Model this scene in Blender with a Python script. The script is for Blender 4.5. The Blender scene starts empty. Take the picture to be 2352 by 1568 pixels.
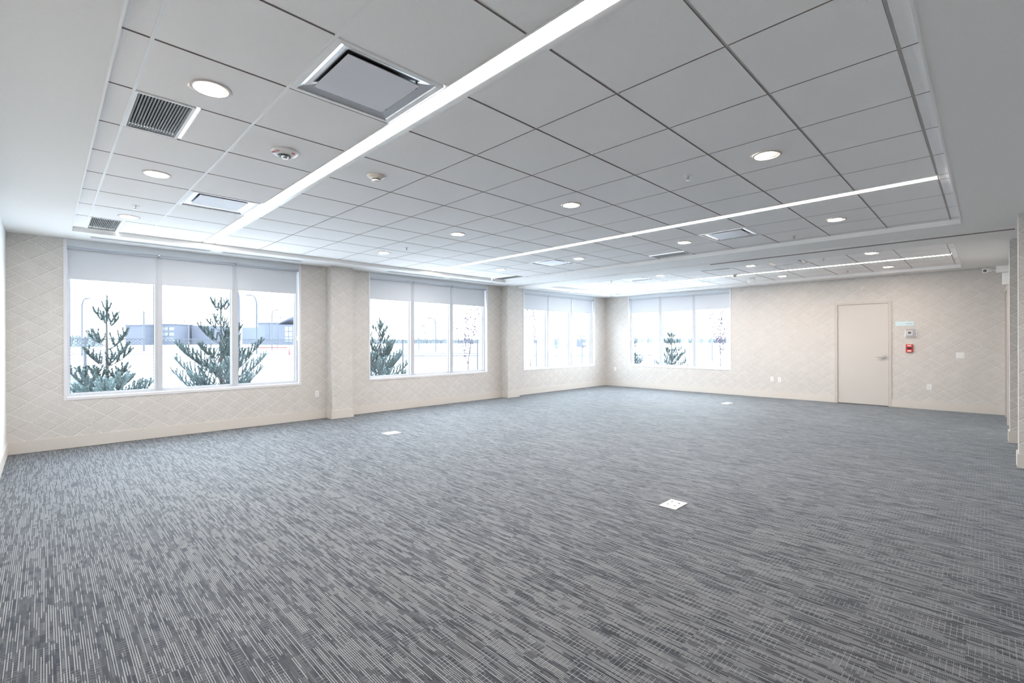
import bpy, bmesh, math, random
from mathutils import Vector, Matrix

sc = bpy.context.scene
COL = sc.collection

# ------------------------------------------------------------------ camera
HC = 1.358
CAMF, YAW, ROLL = 1083.24, -0.78968, -0.0026127
FWD = Vector((math.sin(YAW), math.cos(YAW), 0))
_r0 = Vector((math.cos(YAW), -math.sin(YAW), 0)); _u0 = Vector((0, 0, 1))
RGT = _r0*math.cos(ROLL) + _u0*math.sin(ROLL)
UPV = -_r0*math.sin(ROLL) + _u0*math.cos(ROLL)
cd = bpy.data.cameras.new('camera'); cam = bpy.data.objects.new('camera', cd); COL.objects.link(cam)
cd.sensor_width = 36; cd.lens = CAMF/2352*36; cd.clip_start = 0.02; cd.clip_end = 3000
m = Matrix((RGT, UPV, -FWD)).transposed().to_4x4(); m.translation = Vector((0, 0, HC))
cam.matrix_world = m
sc.camera = cam

# ------------------------------------------------------------------ world, exposure
w = bpy.data.worlds.new('overcast_sky'); sc.world = w; w.use_nodes = True
nt = w.node_tree; bg = nt.nodes['Background']
bg.inputs[0].default_value = (0.80, 0.90, 1.0, 1); bg.inputs[1].default_value = 3.5
sc.view_settings.view_transform = 'Standard'; sc.view_settings.look = 'None'
sc.view_settings.exposure = 1.91; sc.view_settings.gamma = 1.0
sc.view_settings.use_curve_mapping = False
LED_S, DOWN_S = 14.5, 46.0
sc.cycles.use_denoising = True
sc.cycles.max_bounces = 10; sc.cycles.diffuse_bounces = 8; sc.cycles.transparent_max_bounces = 16
sc.cycles.caustics_reflective = False; sc.cycles.caustics_refractive = False
sc.cycles.sample_clamp_indirect = 6

# ------------------------------------------------------------------ measured room
ZT, ZD = 2.7465, 2.6947          # tile plane, drywall plane
XW, YF = -8.32, 12.32            # window wall, far wall
YN = -0.33                       # wall behind the camera's left
XR = 1.9                         # right wall (out of frame)
P = 0.6096
PI = math.pi
random.seed(4)

# ------------------------------------------------------------------ material helpers
class NB:
    def __init__(s, name):
        s.m = bpy.data.materials.new(name); s.m.use_nodes = True
        s.t = s.m.node_tree; s.b = s.t.nodes['Principled BSDF']; s.out = s.t.nodes['Material Output']
    def n(s, typ, **k):
        x = s.t.nodes.new(typ)
        for a, v in k.items(): setattr(x, a, v)
        return x
    def L(s, a, b): s.t.links.new(a, b)
    def put(s, sock, v):
        if hasattr(v, 'is_output'): s.L(v, sock)
        else: sock.default_value = v
    def ma(s, op, a, b=None, c=None):
        x = s.n('ShaderNodeMath', operation=op); s.put(x.inputs[0], a)
        if b is not None: s.put(x.inputs[1], b)
        if c is not None: s.put(x.inputs[2], c)
        return x.outputs[0]
    def xyz(s, a, b, c=0.0):
        x = s.n('ShaderNodeCombineXYZ'); s.put(x.inputs[0], a); s.put(x.inputs[1], b); s.put(x.inputs[2], c); return x.outputs[0]
    def wn(s, vec, out='Value'):
        x = s.n('ShaderNodeTexWhiteNoise', noise_dimensions='3D'); s.L(vec, x.inputs['Vector']); return x.outputs[out]
    def mix(s, f, a, b):
        x = s.n('ShaderNodeMix', data_type='RGBA'); s.put(x.inputs[0], f); s.put(x.inputs[6], a); s.put(x.inputs[7], b); return x.outputs[2]
    def pos(s):
        g = s.n('ShaderNodeNewGeometry'); x = s.n('ShaderNodeSeparateXYZ'); s.L(g.outputs['Position'], x.inputs[0]); return g.outputs['Position'], x.outputs
    def noise(s, vec, scale, detail=2.0):
        x = s.n('ShaderNodeTexNoise'); s.put(x.inputs['Scale'], scale); s.put(x.inputs['Detail'], detail)
        if vec is not None: s.L(vec, x.inputs['Vector'])
        return x.outputs['Fac']
    def bump(s, h, dist, strength=1.0):
        x = s.n('ShaderNodeBump'); x.inputs['Distance'].default_value = dist; x.inputs['Strength'].default_value = strength
        s.L(h, x.inputs['Height']); s.L(x.outputs[0], s.b.inputs['Normal'])

def c4(c): return (c[0], c[1], c[2], 1)
def mat(name, col, rough=0.6, metal=0.0, var=0.04, scale=30.0, spec=0.5, bump=0.0):
    """procedural material: colour with slight noise variation"""
    k = NB(name)
    p, _ = k.pos()
    f = k.noise(p, scale)
    lo = tuple(max(0, v*(1-var)) for v in col); hi = tuple(min(1, v*(1+var)) for v in col)
    k.L(k.mix(f, c4(lo), c4(hi)), k.b.inputs['Base Color'])
    k.b.inputs['Roughness'].default_value = rough; k.b.inputs['Metallic'].default_value = metal
    k.b.inputs['Specular IOR Level'].default_value = spec
    if bump: k.bump(f, bump)
    return k.m
def emis(name, col, s, base=(0.9, 0.9, 0.9)):
    k = NB(name); k.b.inputs['Base Color'].default_value = c4(base)
    k.b.inputs['Emission Color'].default_value = c4(col); k.b.inputs['Emission Strength'].default_value = s
    k.b.inputs['Roughness'].default_value = 0.4
    return k.m

M = {}
M['tile'] = mat('ceiling_tile', (0.93, 0.91, 0.895), 0.95, var=0.06, scale=260, spec=0.2, bump=0.0015)
M['drywall'] = mat('drywall_paint', (0.87, 0.86, 0.84), 0.85, var=0.02, scale=60, spec=0.3)
M['tbar'] = mat('grid_bar', (0.88, 0.88, 0.87), 0.5, var=0.02)
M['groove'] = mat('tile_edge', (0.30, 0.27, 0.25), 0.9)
M['wallpaint'] = mat('pale_wall_paint', (0.80, 0.81, 0.80), 0.7, var=0.02)
M['base'] = mat('beige_baseboard', (0.64, 0.605, 0.56), 0.5, var=0.02)
M['door'] = mat('beige_door_paint', (0.59, 0.56, 0.525), 0.45, var=0.02)
M['doorframe'] = mat('door_frame_paint', (0.55, 0.515, 0.475), 0.45, var=0.02)
M['frame'] = mat('white_window_metal', (0.52, 0.54, 0.575), 0.35, var=0.02)
M['sillwhite'] = mat('white_sill', (0.72, 0.72, 0.74), 0.4, var=0.02)
M['header'] = mat('grey_header', (0.62, 0.65, 0.68), 0.5, var=0.02)
M['blind'] = mat('grey_blind_fabric', (0.57, 0.60, 0.64), 0.9, var=0.03, scale=300, bump=0.0006)
def fabric():
    k = NB('grey_blind_fabric'); p, _ = k.pos(); f = k.noise(p, 300)
    k.L(k.mix(f, (0.60, 0.62, 0.655, 1), (0.68, 0.70, 0.73, 1)), k.b.inputs['Base Color']); k.b.inputs['Roughness'].default_value = 0.9
    tl = k.n('ShaderNodeBsdfTranslucent'); tl.inputs[0].default_value = (0.75, 0.8, 0.88, 1)
    mx = k.n('ShaderNodeMixShader'); mx.inputs[0].default_value = 0.06
    k.L(k.b.outputs[0], mx.inputs[1]); k.L(tl.outputs[0], mx.inputs[2]); k.L(mx.outputs[0], k.out.inputs[0]); return k.m
M['blind'] = fabric()
M['gasket'] = mat('dark_gasket', (0.10, 0.14, 0.16), 0.6)
M['steel'] = mat('brushed_steel', (0.55, 0.54, 0.53), 0.28, 1.0)
M['chrome'] = mat('polished_metal', (0.74, 0.76, 0.78), 0.24, 1.0, var=0.02)
M['white'] = mat('white_plastic', (0.82, 0.82, 0.81), 0.4, var=0.02)
M['ivory'] = mat('ivory_plastic', (0.70, 0.64, 0.56), 0.4, var=0.02)
M['plaque'] = mat('white_plaque', (0.72, 0.72, 0.76), 0.5, var=0.02)
M['black'] = mat('black_plastic', (0.03, 0.03, 0.035), 0.4)
M['darkslot'] = mat('dark_slot', (0.16, 0.16, 0.17), 0.7)
M['grille'] = mat('grille_metal', (0.20, 0.195, 0.19), 0.5, var=0.03)
M['grilleback'] = mat('grille_dark', (0.05, 0.05, 0.05), 0.8)
M['ring'] = mat('downlight_trim', (0.60, 0.57, 0.55), 0.45, var=0.02)
M['red'] = mat('red_plastic', (0.62, 0.05, 0.04), 0.4)
M['redtext'] = mat('red_lettering', (0.60, 0.03, 0.04), 0.5)
M['greytext'] = mat('grey_lettering', (0.25, 0.28, 0.32), 0.5)
M['signblue'] = mat('pale_blue_sign', (0.62, 0.78, 0.82), 0.3, var=0.02)
M['led'] = emis('led_lens', (1.0, 0.925, 0.865), LED_S)
M['down'] = emis('downlight_lens', (1.0, 0.80, 0.66), DOWN_S)
M['snow'] = mat('snow', (0.86, 0.89, 0.93), 0.9, var=0.05, scale=1.2)
M['road'] = mat('wet_road', (0.04, 0.043, 0.052), 0.8)
M['bark'] = mat('pine_bark', (0.04, 0.038, 0.036), 0.9)
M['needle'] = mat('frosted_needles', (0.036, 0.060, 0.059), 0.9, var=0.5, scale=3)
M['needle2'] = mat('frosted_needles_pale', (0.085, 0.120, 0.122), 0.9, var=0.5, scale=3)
M['twig'] = mat('bare_twig', (0.035, 0.024, 0.04), 0.9)
M['leaf'] = mat('dead_leaf', (0.028, 0.014, 0.032), 0.9, var=0.4, scale=10)
M['zinc'] = mat('galvanised_wire', (0.025, 0.03, 0.04), 0.6, 0.0)
M['pole'] = mat('lamp_pole_metal', (0.022, 0.026, 0.036), 0.6)
M['lav'] = mat('lavender_cladding', (0.050, 0.054, 0.072), 0.9, var=0.05, scale=0.1)
M['lavpale'] = mat('pale_cladding', (0.062, 0.069, 0.085), 0.9, var=0.05, scale=0.1)
M['farwin'] = mat('far_window', (0.085, 0.095, 0.105), 0.4)
M['fardark'] = mat('far_dark_window', (0.03, 0.036, 0.06), 0.4)
M['farwood'] = mat('far_woods', (0.07, 0.082, 0.088), 0.9, var=0.4, scale=0.4)
M['orange'] = mat('orange_plastic', (0.12, 0.008, 0.003), 0.5)
M['teal'] = mat('blue_green_paint', (0.05, 0.10, 0.12), 0.5)

def glass():
    k = NB('window_glass'); t = k.t
    tr = k.n('ShaderNodeBsdfTransparent'); tr.inputs[0].default_value = (0.97, 0.99, 0.99, 1)
    gl = k.n('ShaderNodeBsdfGlossy'); gl.inputs['Roughness'].default_value = 0.01; gl.inputs[0].default_value = (1, 1, 1, 1)
    fr = k.n('ShaderNodeFresnel'); ge = k.n('ShaderNodeNewGeometry')
    k.L(k.ma('ADD', 1.45, k.ma('MULTIPLY', ge.outputs['Backfacing'], 1/1.45-1.45)), fr.inputs[0])
    mx = k.n('ShaderNodeMixShader'); k.L(fr.outputs[0], mx.inputs[0]); k.L(tr.outputs[0], mx.inputs[1]); k.L(gl.outputs[0], mx.inputs[2])
    k.L(mx.outputs[0], k.out.inputs[0]); return k.m
M['glass'] = glass()
def clear():
    k = NB('clear_cover')
    tr = k.n('ShaderNodeBsdfTransparent'); gl = k.n('ShaderNodeBsdfGlossy'); gl.inputs['Roughness'].default_value = 0.08
    gl.inputs[0].default_value = (0.8, 0.75, 0.8, 1)
    mx = k.n('ShaderNodeMixShader'); mx.inputs[0].default_value = 0.25
    k.L(tr.outputs[0], mx.inputs[1]); k.L(gl.outputs[0], mx.inputs[2]); k.L(mx.outputs[0], k.out.inputs[0]); return k.m
M['clear'] = clear()

def carpet():
    k = NB('striated_carpet'); p, (X, Y, Z) = k.pos()
    fl = lambda v: k.ma('FLOOR', v)
    # carpet planks: 1 m long in X, 0.25 m wide in Y, shifted per row
    trow = fl(k.ma('DIVIDE', Y, 0.25)); tcol = fl(k.ma('ADD', X, k.ma('MULTIPLY', trow, 0.37)))
    th = k.ma('MULTIPLY', k.wn(k.xyz(trow, tcol, 3.0)), 9.0)
    def threads(wy, ln, seed):
        r = fl(k.ma('DIVIDE', Y, wy))
        h = k.wn(k.xyz(r, tcol, seed))
        s = fl(k.ma('ADD', k.ma('DIVIDE', X, ln), k.ma('MULTIPLY', h, 7.3)))
        return k.wn(k.xyz(r, s, k.ma('ADD', tcol, seed+11.0)))
    RP = 0.0084
    a = threads(RP, 0.20, 1.0)               # light yarn lines
    c = threads(RP, 0.09, 5.0)               # ground colour runs
    blk = threads(RP*2, 0.07, 8.0)           # woven blocks
    blk2 = threads(RP*5, 0.40, 21.0)         # slow variation
    yy = k.ma('ABSOLUTE', k.ma('SUBTRACT', k.ma('FRACT', k.ma('DIVIDE', Y, RP)), 0.5))
    yarn = k.ma('LESS_THAN', yy, 0.17)
    line = k.ma('MULTIPLY', yarn, k.ma('GREATER_THAN', a, 0.44))
    shadow = k.ma('MULTIPLY', k.ma('GREATER_THAN', yy, 0.42), 0.35)
    dx = k.ma('LESS_THAN', k.ma('FRACT', k.ma('DIVIDE', X, 0.0062)), 0.45)
    dy = k.ma('LESS_THAN', k.ma('FRACT', k.ma('DIVIDE', Y, RP*0.5)), 0.5)
    dots = k.ma('MULTIPLY', k.ma('MULTIPLY', dx, dy), k.ma('GREATER_THAN', blk, 0.35))
    g = k.ma('ADD', 0.02, k.ma('MULTIPLY', k.ma('MULTIPLY', c, c), 0.20))
    g = k.ma('ADD', g, k.ma('MULTIPLY', dots, k.ma('ADD', 0.16, k.ma('MULTIPLY', blk, 0.24))))
    g = k.ma('SUBTRACT', g, k.ma('MULTIPLY', shadow, 0.4))
    l = k.ma('MAXIMUM', g, k.ma('MULTIPLY', line, k.ma('ADD', 0.62, k.ma('MULTIPLY', a, 0.38))))
    l = k.ma('MULTIPLY', l, k.ma('ADD', 0.88, k.ma('MULTIPLY', blk2, 0.14)))
    d2 = threads(RP*2, 0.055, 33.0)
    l = k.ma('MULTIPLY', l, k.ma('SUBTRACT', 1.0, k.ma('MULTIPLY', k.ma('LESS_THAN', d2, 0.13), 0.62)))
    crs = k.ma('MULTIPLY', k.ma('LESS_THAN', k.ma('FRACT', k.ma('DIVIDE', X, 0.021)), 0.14), k.ma('GREATER_THAN', threads(RP*4, 0.12, 37.0), 0.55))
    l = k.ma('MAXIMUM', l, k.ma('MULTIPLY', crs, 0.42))
    l = k.ma('MINIMUM', k.ma('MAXIMUM', l, 0.0), 1.0)
    dark = k.mix(k.wn(k.xyz(fl(k.ma('DIVIDE', Y, RP*3)), fl(k.ma('DIVIDE', X, 0.12)), 2.0)), (0.010, 0.015, 0.027, 1), (0.019, 0.020, 0.030, 1))
    col = k.mix(l, dark, (0.355, 0.37, 0.38, 1))
    k.L(col, k.b.inputs['Base Color'])
    k.b.inputs['Roughness'].default_value = 0.75; k.b.inputs['Specular IOR Level'].default_value = 0.35
    k.b.inputs['Sheen Weight'].default_value = 0.22; k.b.inputs['Sheen Roughness'].default_value = 0.35
    k.b.inputs['Sheen Tint'].default_value = (0.85, 0.93, 1.0, 1)
    return k.m
M['carpet'] = carpet()

def wallpaper():
    k = NB('diamond_wallpaper'); p, (X, Y, Z) = k.pos()
    s = k.ma('ADD', X, Y)
    u = k.ma('DIVIDE', s, 0.36); v = k.ma('DIVIDE', Z, 0.25)
    a = k.ma('ADD', u, v); b = k.ma('SUBTRACT', u, v)
    fa, fb = k.ma('FRACT', a), k.ma('FRACT', b)
    ia, ib = k.ma('FLOOR', a), k.ma('FLOOR', b)
    def line(f, c, wd): return k.ma('LESS_THAN', k.ma('ABSOLUTE', k.ma('SUBTRACT', f, c)), wd)
    r1 = k.wn(k.xyz(ia, ib, 1.0)); r2 = k.wn(k.xyz(ia, ib, 2.0)); r3 = k.wn(k.xyz(ia, ib, 3.0))
    A = line(fa, 0.03, 0.016)
    B = k.ma('MULTIPLY', line(fb, 0.03, 0.016), k.ma('GREATER_THAN', r1, 0.15))
    A2 = k.ma('MULTIPLY', line(fa, 0.5, 0.014), k.ma('GREATER_THAN', r2, 0.22))
    B2 = k.ma('MULTIPLY', k.ma('MULTIPLY', line(fb, 0.5, 0.014), k.ma('GREATER_THAN', r3, 0.2)), k.ma('GREATER_THAN', fa, k.ma('MULTIPLY', k.ma('LESS_THAN', r3, 0.6), 0.5)))
    fine = k.ma('MULTIPLY', k.ma('LESS_THAN', k.ma('FRACT', k.ma('MULTIPLY', a, 10.0)), 0.35),
                k.ma('MULTIPLY', k.ma('GREATER_THAN', r3, 0.4), k.ma('MULTIPLY', k.ma('GREATER_THAN', fa, 0.55), k.ma('LESS_THAN', fb, 0.5))))
    dots = k.ma('GREATER_THAN', k.wn(k.xyz(k.ma('FLOOR', k.ma('MULTIPLY', a, 18.0)), k.ma('FLOOR', k.ma('MULTIPLY', b, 18.0)), 5.0)), 0.965)
    hi = k.ma('MAXIMUM', k.ma('MAXIMUM', A, B), k.ma('MAXIMUM', k.ma('MULTIPLY', k.ma('MAXIMUM', A2, B2), 0.7), k.ma('MULTIPLY', k.ma('MAXIMUM', fine, dots), 0.55)))
    D = k.ma('MAXIMUM', k.ma('MULTIPLY', line(fb, 0.465, 0.016), k.ma('GREATER_THAN', r2, 0.5)), k.ma('ADD', k.ma('MULTIPLY', line(fa, 0.066, 0.018), k.ma('GREATER_THAN', r2, 0.35)), k.ma('MULTIPLY', line(fb, 0.965, 0.018), k.ma('GREATER_THAN', r1, 0.5))))  # dark lines beside the raised ones, their shadow put into the colour
    D = k.ma('MINIMUM', D, 1.0)
    vs = k.ma('MULTIPLY', k.ma('SUBTRACT', k.wn(k.xyz(k.ma('FLOOR', k.ma('DIVIDE', s, 0.005)), k.ma('FLOOR', k.ma('DIVIDE', Z, 0.08)), 7.0)), 0.5), 0.10)
    base = k.mix(k.ma('ADD', 0.5, k.ma('MULTIPLY', vs, 3.0)), (0.565, 0.54, 0.51, 1), (0.635, 0.61, 0.58, 1))
    c1 = k.mix(k.ma('MULTIPLY', D, 0.55), base, (0.41, 0.38, 0.35, 1))
    c2 = k.mix(k.ma('MULTIPLY', hi, 0.80), c1, (0.80, 0.785, 0.76, 1))
    k.L(c2, k.b.inputs['Base Color']); k.b.inputs['Roughness'].default_value = 0.6
    k.b.inputs['Specular IOR Level'].default_value = 0.3
    k.bump(hi, 0.0015)
    return k.m
M['paper'] = wallpaper()

# ------------------------------------------------------------------ mesh helpers
class MB:
    def __init__(s): s.bm = bmesh.new()
    def box(s, x0, x1, y0, y1, z0, z1, bev=0.0):
        g = bmesh.ops.create_cube(s.bm, size=1)['verts']
        for v in g:
            v.co = Vector(((x0+x1)/2 + v.co.x*(x1-x0), (y0+y1)/2 + v.co.y*(y1-y0), (z0+z1)/2 + v.co.z*(z1-z0)))
        if bev:
            es = set(e for v in g for e in v.link_edges)
            bmesh.ops.bevel(s.bm, geom=list(es), offset=bev, segments=2, affect='EDGES', profile=0.5)
        return s
    def cyl(s, a, b, r, r2=None, n=16, cap=True):
        a, b = Vector(a), Vector(b); r2 = r if r2 is None else r2
        d = (b-a); L = d.length
        g = bmesh.ops.create_cone(s.bm, segments=n, radius1=r, radius2=r2, depth=L, cap_ends=cap)['verts']
        q = Vector((0, 0, 1)).rotation_difference(d.normalized()).to_matrix().to_4x4()
        q.translation = (a+b)/2
        bmesh.ops.transform(s.bm, matrix=q, verts=g); return s
    def lathe(s, prof, n=32, c=(0, 0, 0)):
        """prof: list of (r,z) around Z through c"""
        rings = []
        for r, z in prof:
            rings.append([s.bm.verts.new((c[0]+r*math.cos(2*PI*i/n), c[1]+r*math.sin(2*PI*i/n), c[2]+z)) for i in range(n)] if r > 1e-6 else [s.bm.verts.new((c[0], c[1], c[2]+z))])
        for A, B in zip(rings, rings[1:]):
            for i in range(n):
                j = (i+1) % n
                if len(A) == 1 and len(B) > 1: s.bm.faces.new((A[0], B[i], B[j]))
                elif len(B) == 1 and len(A) > 1: s.bm.faces.new((A[i], A[j], B[0]))
                elif len(A) > 1: s.bm.faces.new((A[i], A[j], B[j], B[i]))
        return s
    def quad(s, *p):
        s.bm.faces.new([s.bm.verts.new(q) for q in p]); return s
    def prism(s, poly, z0, z1):
        a = [s.bm.verts.new((x, y, z0)) for x, y in poly]; b = [s.bm.verts.new((x, y, z1)) for x, y in poly]
        s.bm.faces.new(a); s.bm.faces.new(b); n = len(poly)
        for i in range(n): s.bm.faces.new((a[i], a[(i+1) % n], b[(i+1) % n], b[i]))
        return s
    def tube(s, pts, r, n=6, r2=None):
        pts = [Vector(p) for p in pts]; r2 = r if r2 is None else r2
        prev = None; up = Vector((0.13, 0.31, 0.94))
        for i, p in enumerate(pts):
            d = (pts[min(i+1, len(pts)-1)] - pts[max(i-1, 0)]).normalized()
            x = d.cross(up); x = x.normalized() if x.length > 1e-4 else Vector((1, 0, 0)); y = d.cross(x)
            rr = r + (r2-r)*i/max(1, len(pts)-1)
            ring = [s.bm.verts.new(p + (x*math.cos(2*PI*j/n) + y*math.sin(2*PI*j/n))*rr) for j in range(n)]
            if prev:
                for j in range(n): s.bm.faces.new((prev[j], prev[(j+1) % n], ring[(j+1) % n], ring[j]))
            else: s.bm.faces.new(ring)
            prev = ring
        s.bm.faces.new(prev); return s

def obj(name, mb, material, parent=None, smooth=False, fix=True):
    me = bpy.data.meshes.new(name); bm = mb.bm
    if fix: bmesh.ops.recalc_face_normals(bm, faces=bm.faces[:])
    bm.to_mesh(me); bm.free()
    me.materials.append(M[material])
    if smooth:
        for f in me.polygons: f.use_smooth = True
        me.set_sharp_from_angle(angle=math.radians(40))
    o = bpy.data.objects.new(name, me); COL.objects.link(o)
    if parent: o.parent = parent
    return o
def tag(o, label, cat, group=None, kind=None):
    o['label'] = label; o['category'] = cat
    if group: o['group'] = group
    if kind: o['kind'] = kind
    return o
def thing(name, label, cat, loc=(0, 0, 0), rotz=0.0, group=None):
    o = bpy.data.objects.new(name, None); COL.objects.link(o); o.location = loc; o.rotation_euler = (0, 0, rotz)
    o.empty_display_size = 0.1
    return tag(o, label, cat, group)
def struct(name, mb, material, label=None, cat=None, smooth=False):
    o = obj(name, mb, material, smooth=smooth); o['kind'] = 'structure'
    if label: o['label'] = label; o['category'] = cat
    return o
def dup(root, loc, label, rotz=None, group=None):
    r = root.copy(); COL.objects.link(r); r.location = loc; r['label'] = label
    if rotz is not None: r.rotation_euler = (0, 0, rotz)
    if group: r['group'] = group
    for ch in list(root.children):
        c = ch.copy(); COL.objects.link(c); c.parent = r
        for g in list(ch.children):
            d = g.copy(); COL.objects.link(d); d.parent = c
    return r

# ================================================================== FLOOR, CEILING, WALLS
mb = MB(); mb.box(XW-0.2, XR+0.2, YN-0.2, YF+0.3, -0.15, 0.0)
struct('floor', mb, 'carpet', 'dark grey and navy striated carpet floor', 'floor')

# ceiling: drywall with two recessed tile fields and a partition track groove
R1 = (-7.70, -0.215, 0.235, 7.43)     # x0 x1 y0 y1
R2 = (-7.62, -0.335, 8.86, 11.90)
GY0, GY1 = 8.05, 8.235                # groove
TOP = ZT + 0.16
mb = MB()
x0, x1, y0, y1 = XW-0.2, XR+0.2, YN-0.2, YF+0.3
mb.box(x0, x1, y0, R1[2], ZD, TOP)
mb.box(x0, R1[0], R1[2], R1[3], ZD, TOP); mb.box(R1[1], x1, R1[2], R1[3], ZD, TOP)
mb.box(x0, x1, R1[3], GY0, ZD, TOP)
mb.box(x0, x1, GY0, GY1, ZD+0.05, TOP)
mb.box(x0, x1, GY1, R2[2], ZD, TOP)
mb.box(x0, R2[0], R2[2], R2[3], ZD, TOP); mb.box(R2[1], x1, R2[2], R2[3], ZD, TOP)
mb.box(x0, x1, R2[3], y1, ZD, TOP)
ceiling = struct('ceiling', mb, 'drywall', 'smooth painted drywall ceiling around two recessed tile fields', 'ceiling')

C1 = [R1[1], -0.295, -0.865] + [-2.0747 + 0.6096 - 0.6096*j for j in range(0, 10)] + [R1[0]]   # x lines (descending)
C1[3] = -1.463
TL1 = [R1[2], 0.353, 0.946, 1.5556, 1.7056, 2.285, 2.898, 3.511, 4.127, 4.745, 5.345, 5.495, 6.09, 6.70, 7.31, R1[3]]
C2 = [R2[1]] + [-0.41 - 0.602*j for j in range(0, 12)] + [R2[0]]
TL2 = [R2[2], 9.08, 9.69, 10.30, 10.45, 11.04, 11.65, R2[3]]
skip1 = set(); skip2 = set()
def cellx(lines, x):                      # lines descending
    for i in range(len(lines)-1):
        if lines[i] >= x >= lines[i+1]: return i
def celly(lines, y):
    for i in range(len(lines)-1):
        if lines[i] <= y <= lines[i+1]: return i
DIFF1 = [(-2.379, 1.25), (-5.427, 1.25), (-2.379, 6.395), (-5.427, 6.395)]
DIFF2 = [(-2.517, 9.385), (-5.527, 9.385)]
for x, y in DIFF1: skip1.add((cellx(C1, x), celly(TL1, y)))
for x, y in DIFF2: skip2.add((cellx(C2, x), celly(TL2, y)))
half1 = {}   # cells where half is a return grille: key -> (side)
for x, y, s in [(-3.60, 0.6, 'near'), (-7.25, 0.6, 'near'), (-3.60, 7.0, 'far'), (-7.25, 7.0, 'far')]:
    half1[(cellx(C1, x), celly(TL1, y))] = s
half2 = {(cellx(C2, -3.72), celly(TL2, 9.3)): 'near'}
lrow1 = {celly(TL1, 1.6), celly(TL1, 5.42)}; lrow2 = {celly(TL2, 10.37)}
GRILLES = []
def field(Cs, Ts, skips, halves, lrows, flush):
    tiles = MB(); bars = MB(); eC = 0.0075; eT = 0.0045
    for i in range(len(Cs)-1):
        for j in range(len(Ts)-1):
            if (j in lrows and 0 < i < len(Cs)-2) or (i, j) in skips: continue
            xa, xb, ya, yb = Cs[i+1], Cs[i], Ts[j], Ts[j+1]
            if (i, j) in halves:
                if halves[(i, j)] == 'near': GRILLES.append((xa, xb, ya, ya+0.295)); ya += 0.305
                else: GRILLES.append((xa, xb, yb-0.295, yb)); yb -= 0.305
            lx = eC if i < len(Cs)-2 else 0; hx = eC if i > 0 else 0
            ea = 0.008 if j in flush else eT; eb = 0.008 if j+1 in flush else eT
            tiles.box(xa+lx, xb-hx, ya+ea, yb-eb, ZT, ZT+0.02)
    for x in Cs[1:-1]:
        segs = []; cur = Ts[0]
        for j in sorted(lrows): segs.append((cur, Ts[j])); cur = Ts[j+1]
        segs.append((cur, Ts[-1]))
        for a, b in segs: bars.box(x-eC, x+eC, a, b, ZT+0.0085, ZT+0.03)
    for j, y in enumerate(Ts[1:-1]):
        if j+1 in flush: bars.box(Cs[-1], Cs[0], y-0.0078, y+0.0078, ZT-0.0012, ZT+0.029)
        else: bars.box(Cs[-1], Cs[0], y-eT, y+eT, ZT+0.008, ZT+0.029)
    to = obj('ceiling_tile', tiles, 'tile', ceiling); to.data.materials.append(M['groove'])
    for f in to.data.polygons:
        if abs(f.normal.z) < 0.5: f.material_index = 1
    obj('grid_bar', bars, 'tbar', ceiling)
field(C1, TL1, skip1, half1, lrow1, (1, 2))
field(C2, TL2, skip2, half2, lrow2, ())

mb = MB()
for x0, x1, y0, y1 in (R1, R2):
    t = 0.011; z0, z1 = ZD-0.003, ZD-0.0002
    mb.box(x0-t, x0, y0-t, y1+t, z0, z1); mb.box(x1, x1+t, y0-t, y1+t, z0, z1)
    mb.box(x0, x1, y0-t, y0, z0, z1); mb.box(x0, x1, y1, y1+t, z0, z1)
obj('edge_trim', mb, 'tbar', ceiling)

mb = MB(); mb.box(-3.4, 0.232, GY1, GY1+0.012, ZD-0.014, ZD-0.0002)  # added dark strip, stands for shade on the groove's far face
struct('trim_3', mb, 'groove', 'thin dark strip added for the shade in the partition groove across the ceiling', 'trim')

# walls ------------------------------------------------------------
WINS = [(0.185, 3.125), (4.405, 7.43), (8.66, 11.745)]
WIN4 = (-7.505, -4.575)
SILL = 0.645; WT = 0.30
mb = MB(); y = YN-0.2
for a, b in WINS:
    mb.box(XW-WT, XW, y, a, 0, ZD); mb.box(XW-WT, XW, a, b, 0, SILL); y = b
mb.box(XW-WT, XW, y, YF+WT, 0, ZD)
struct('wall_left', mb, 'paper', 'window wall with cream diamond pattern wallpaper', 'wall')
mb = MB()
mb.box(XW, WIN4[0], YF, YF+WT, 0, ZD); mb.box(WIN4[0], WIN4[1], YF, YF+WT, 0, SILL)
DX0, DX1, DZ = -2.364, -1.385, 2.171
mb.box(WIN4[1], DX0, YF, YF+WT, 0, ZD); mb.box(DX0, DX1, YF, YF+WT, DZ, ZD); mb.box(DX1, 0.9, YF, YF+WT, 0, ZD)
struct('wall_far', mb, 'paper', 'far wall with cream diamond pattern wallpaper and beige door', 'wall')
mb = MB(); mb.box(XW-0.2, XR+0.2, YN-0.15, YN, 0, ZD)
struct('wall_near', mb, 'wallpaint', 'pale painted wall at the left edge of the photo', 'wall')
mb = MB(); mb.box(XR, XR+0.15, YN, 7.34, 0, ZD); struct('wall_side', mb, 'wallpaint')
# columns
for i, (a, b) in enumerate([(3.585, 3.965), (7.895, 8.27)]):
    mb = MB(); mb.box(XW, -8.105, a, b, 0, ZD)
    struct('trim_%d' % (i+1), mb, 'paper', ['wallpapered pilaster between the first and second window', 'wallpapered pilaster between the second and third window'][i], 'pilaster')
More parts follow.
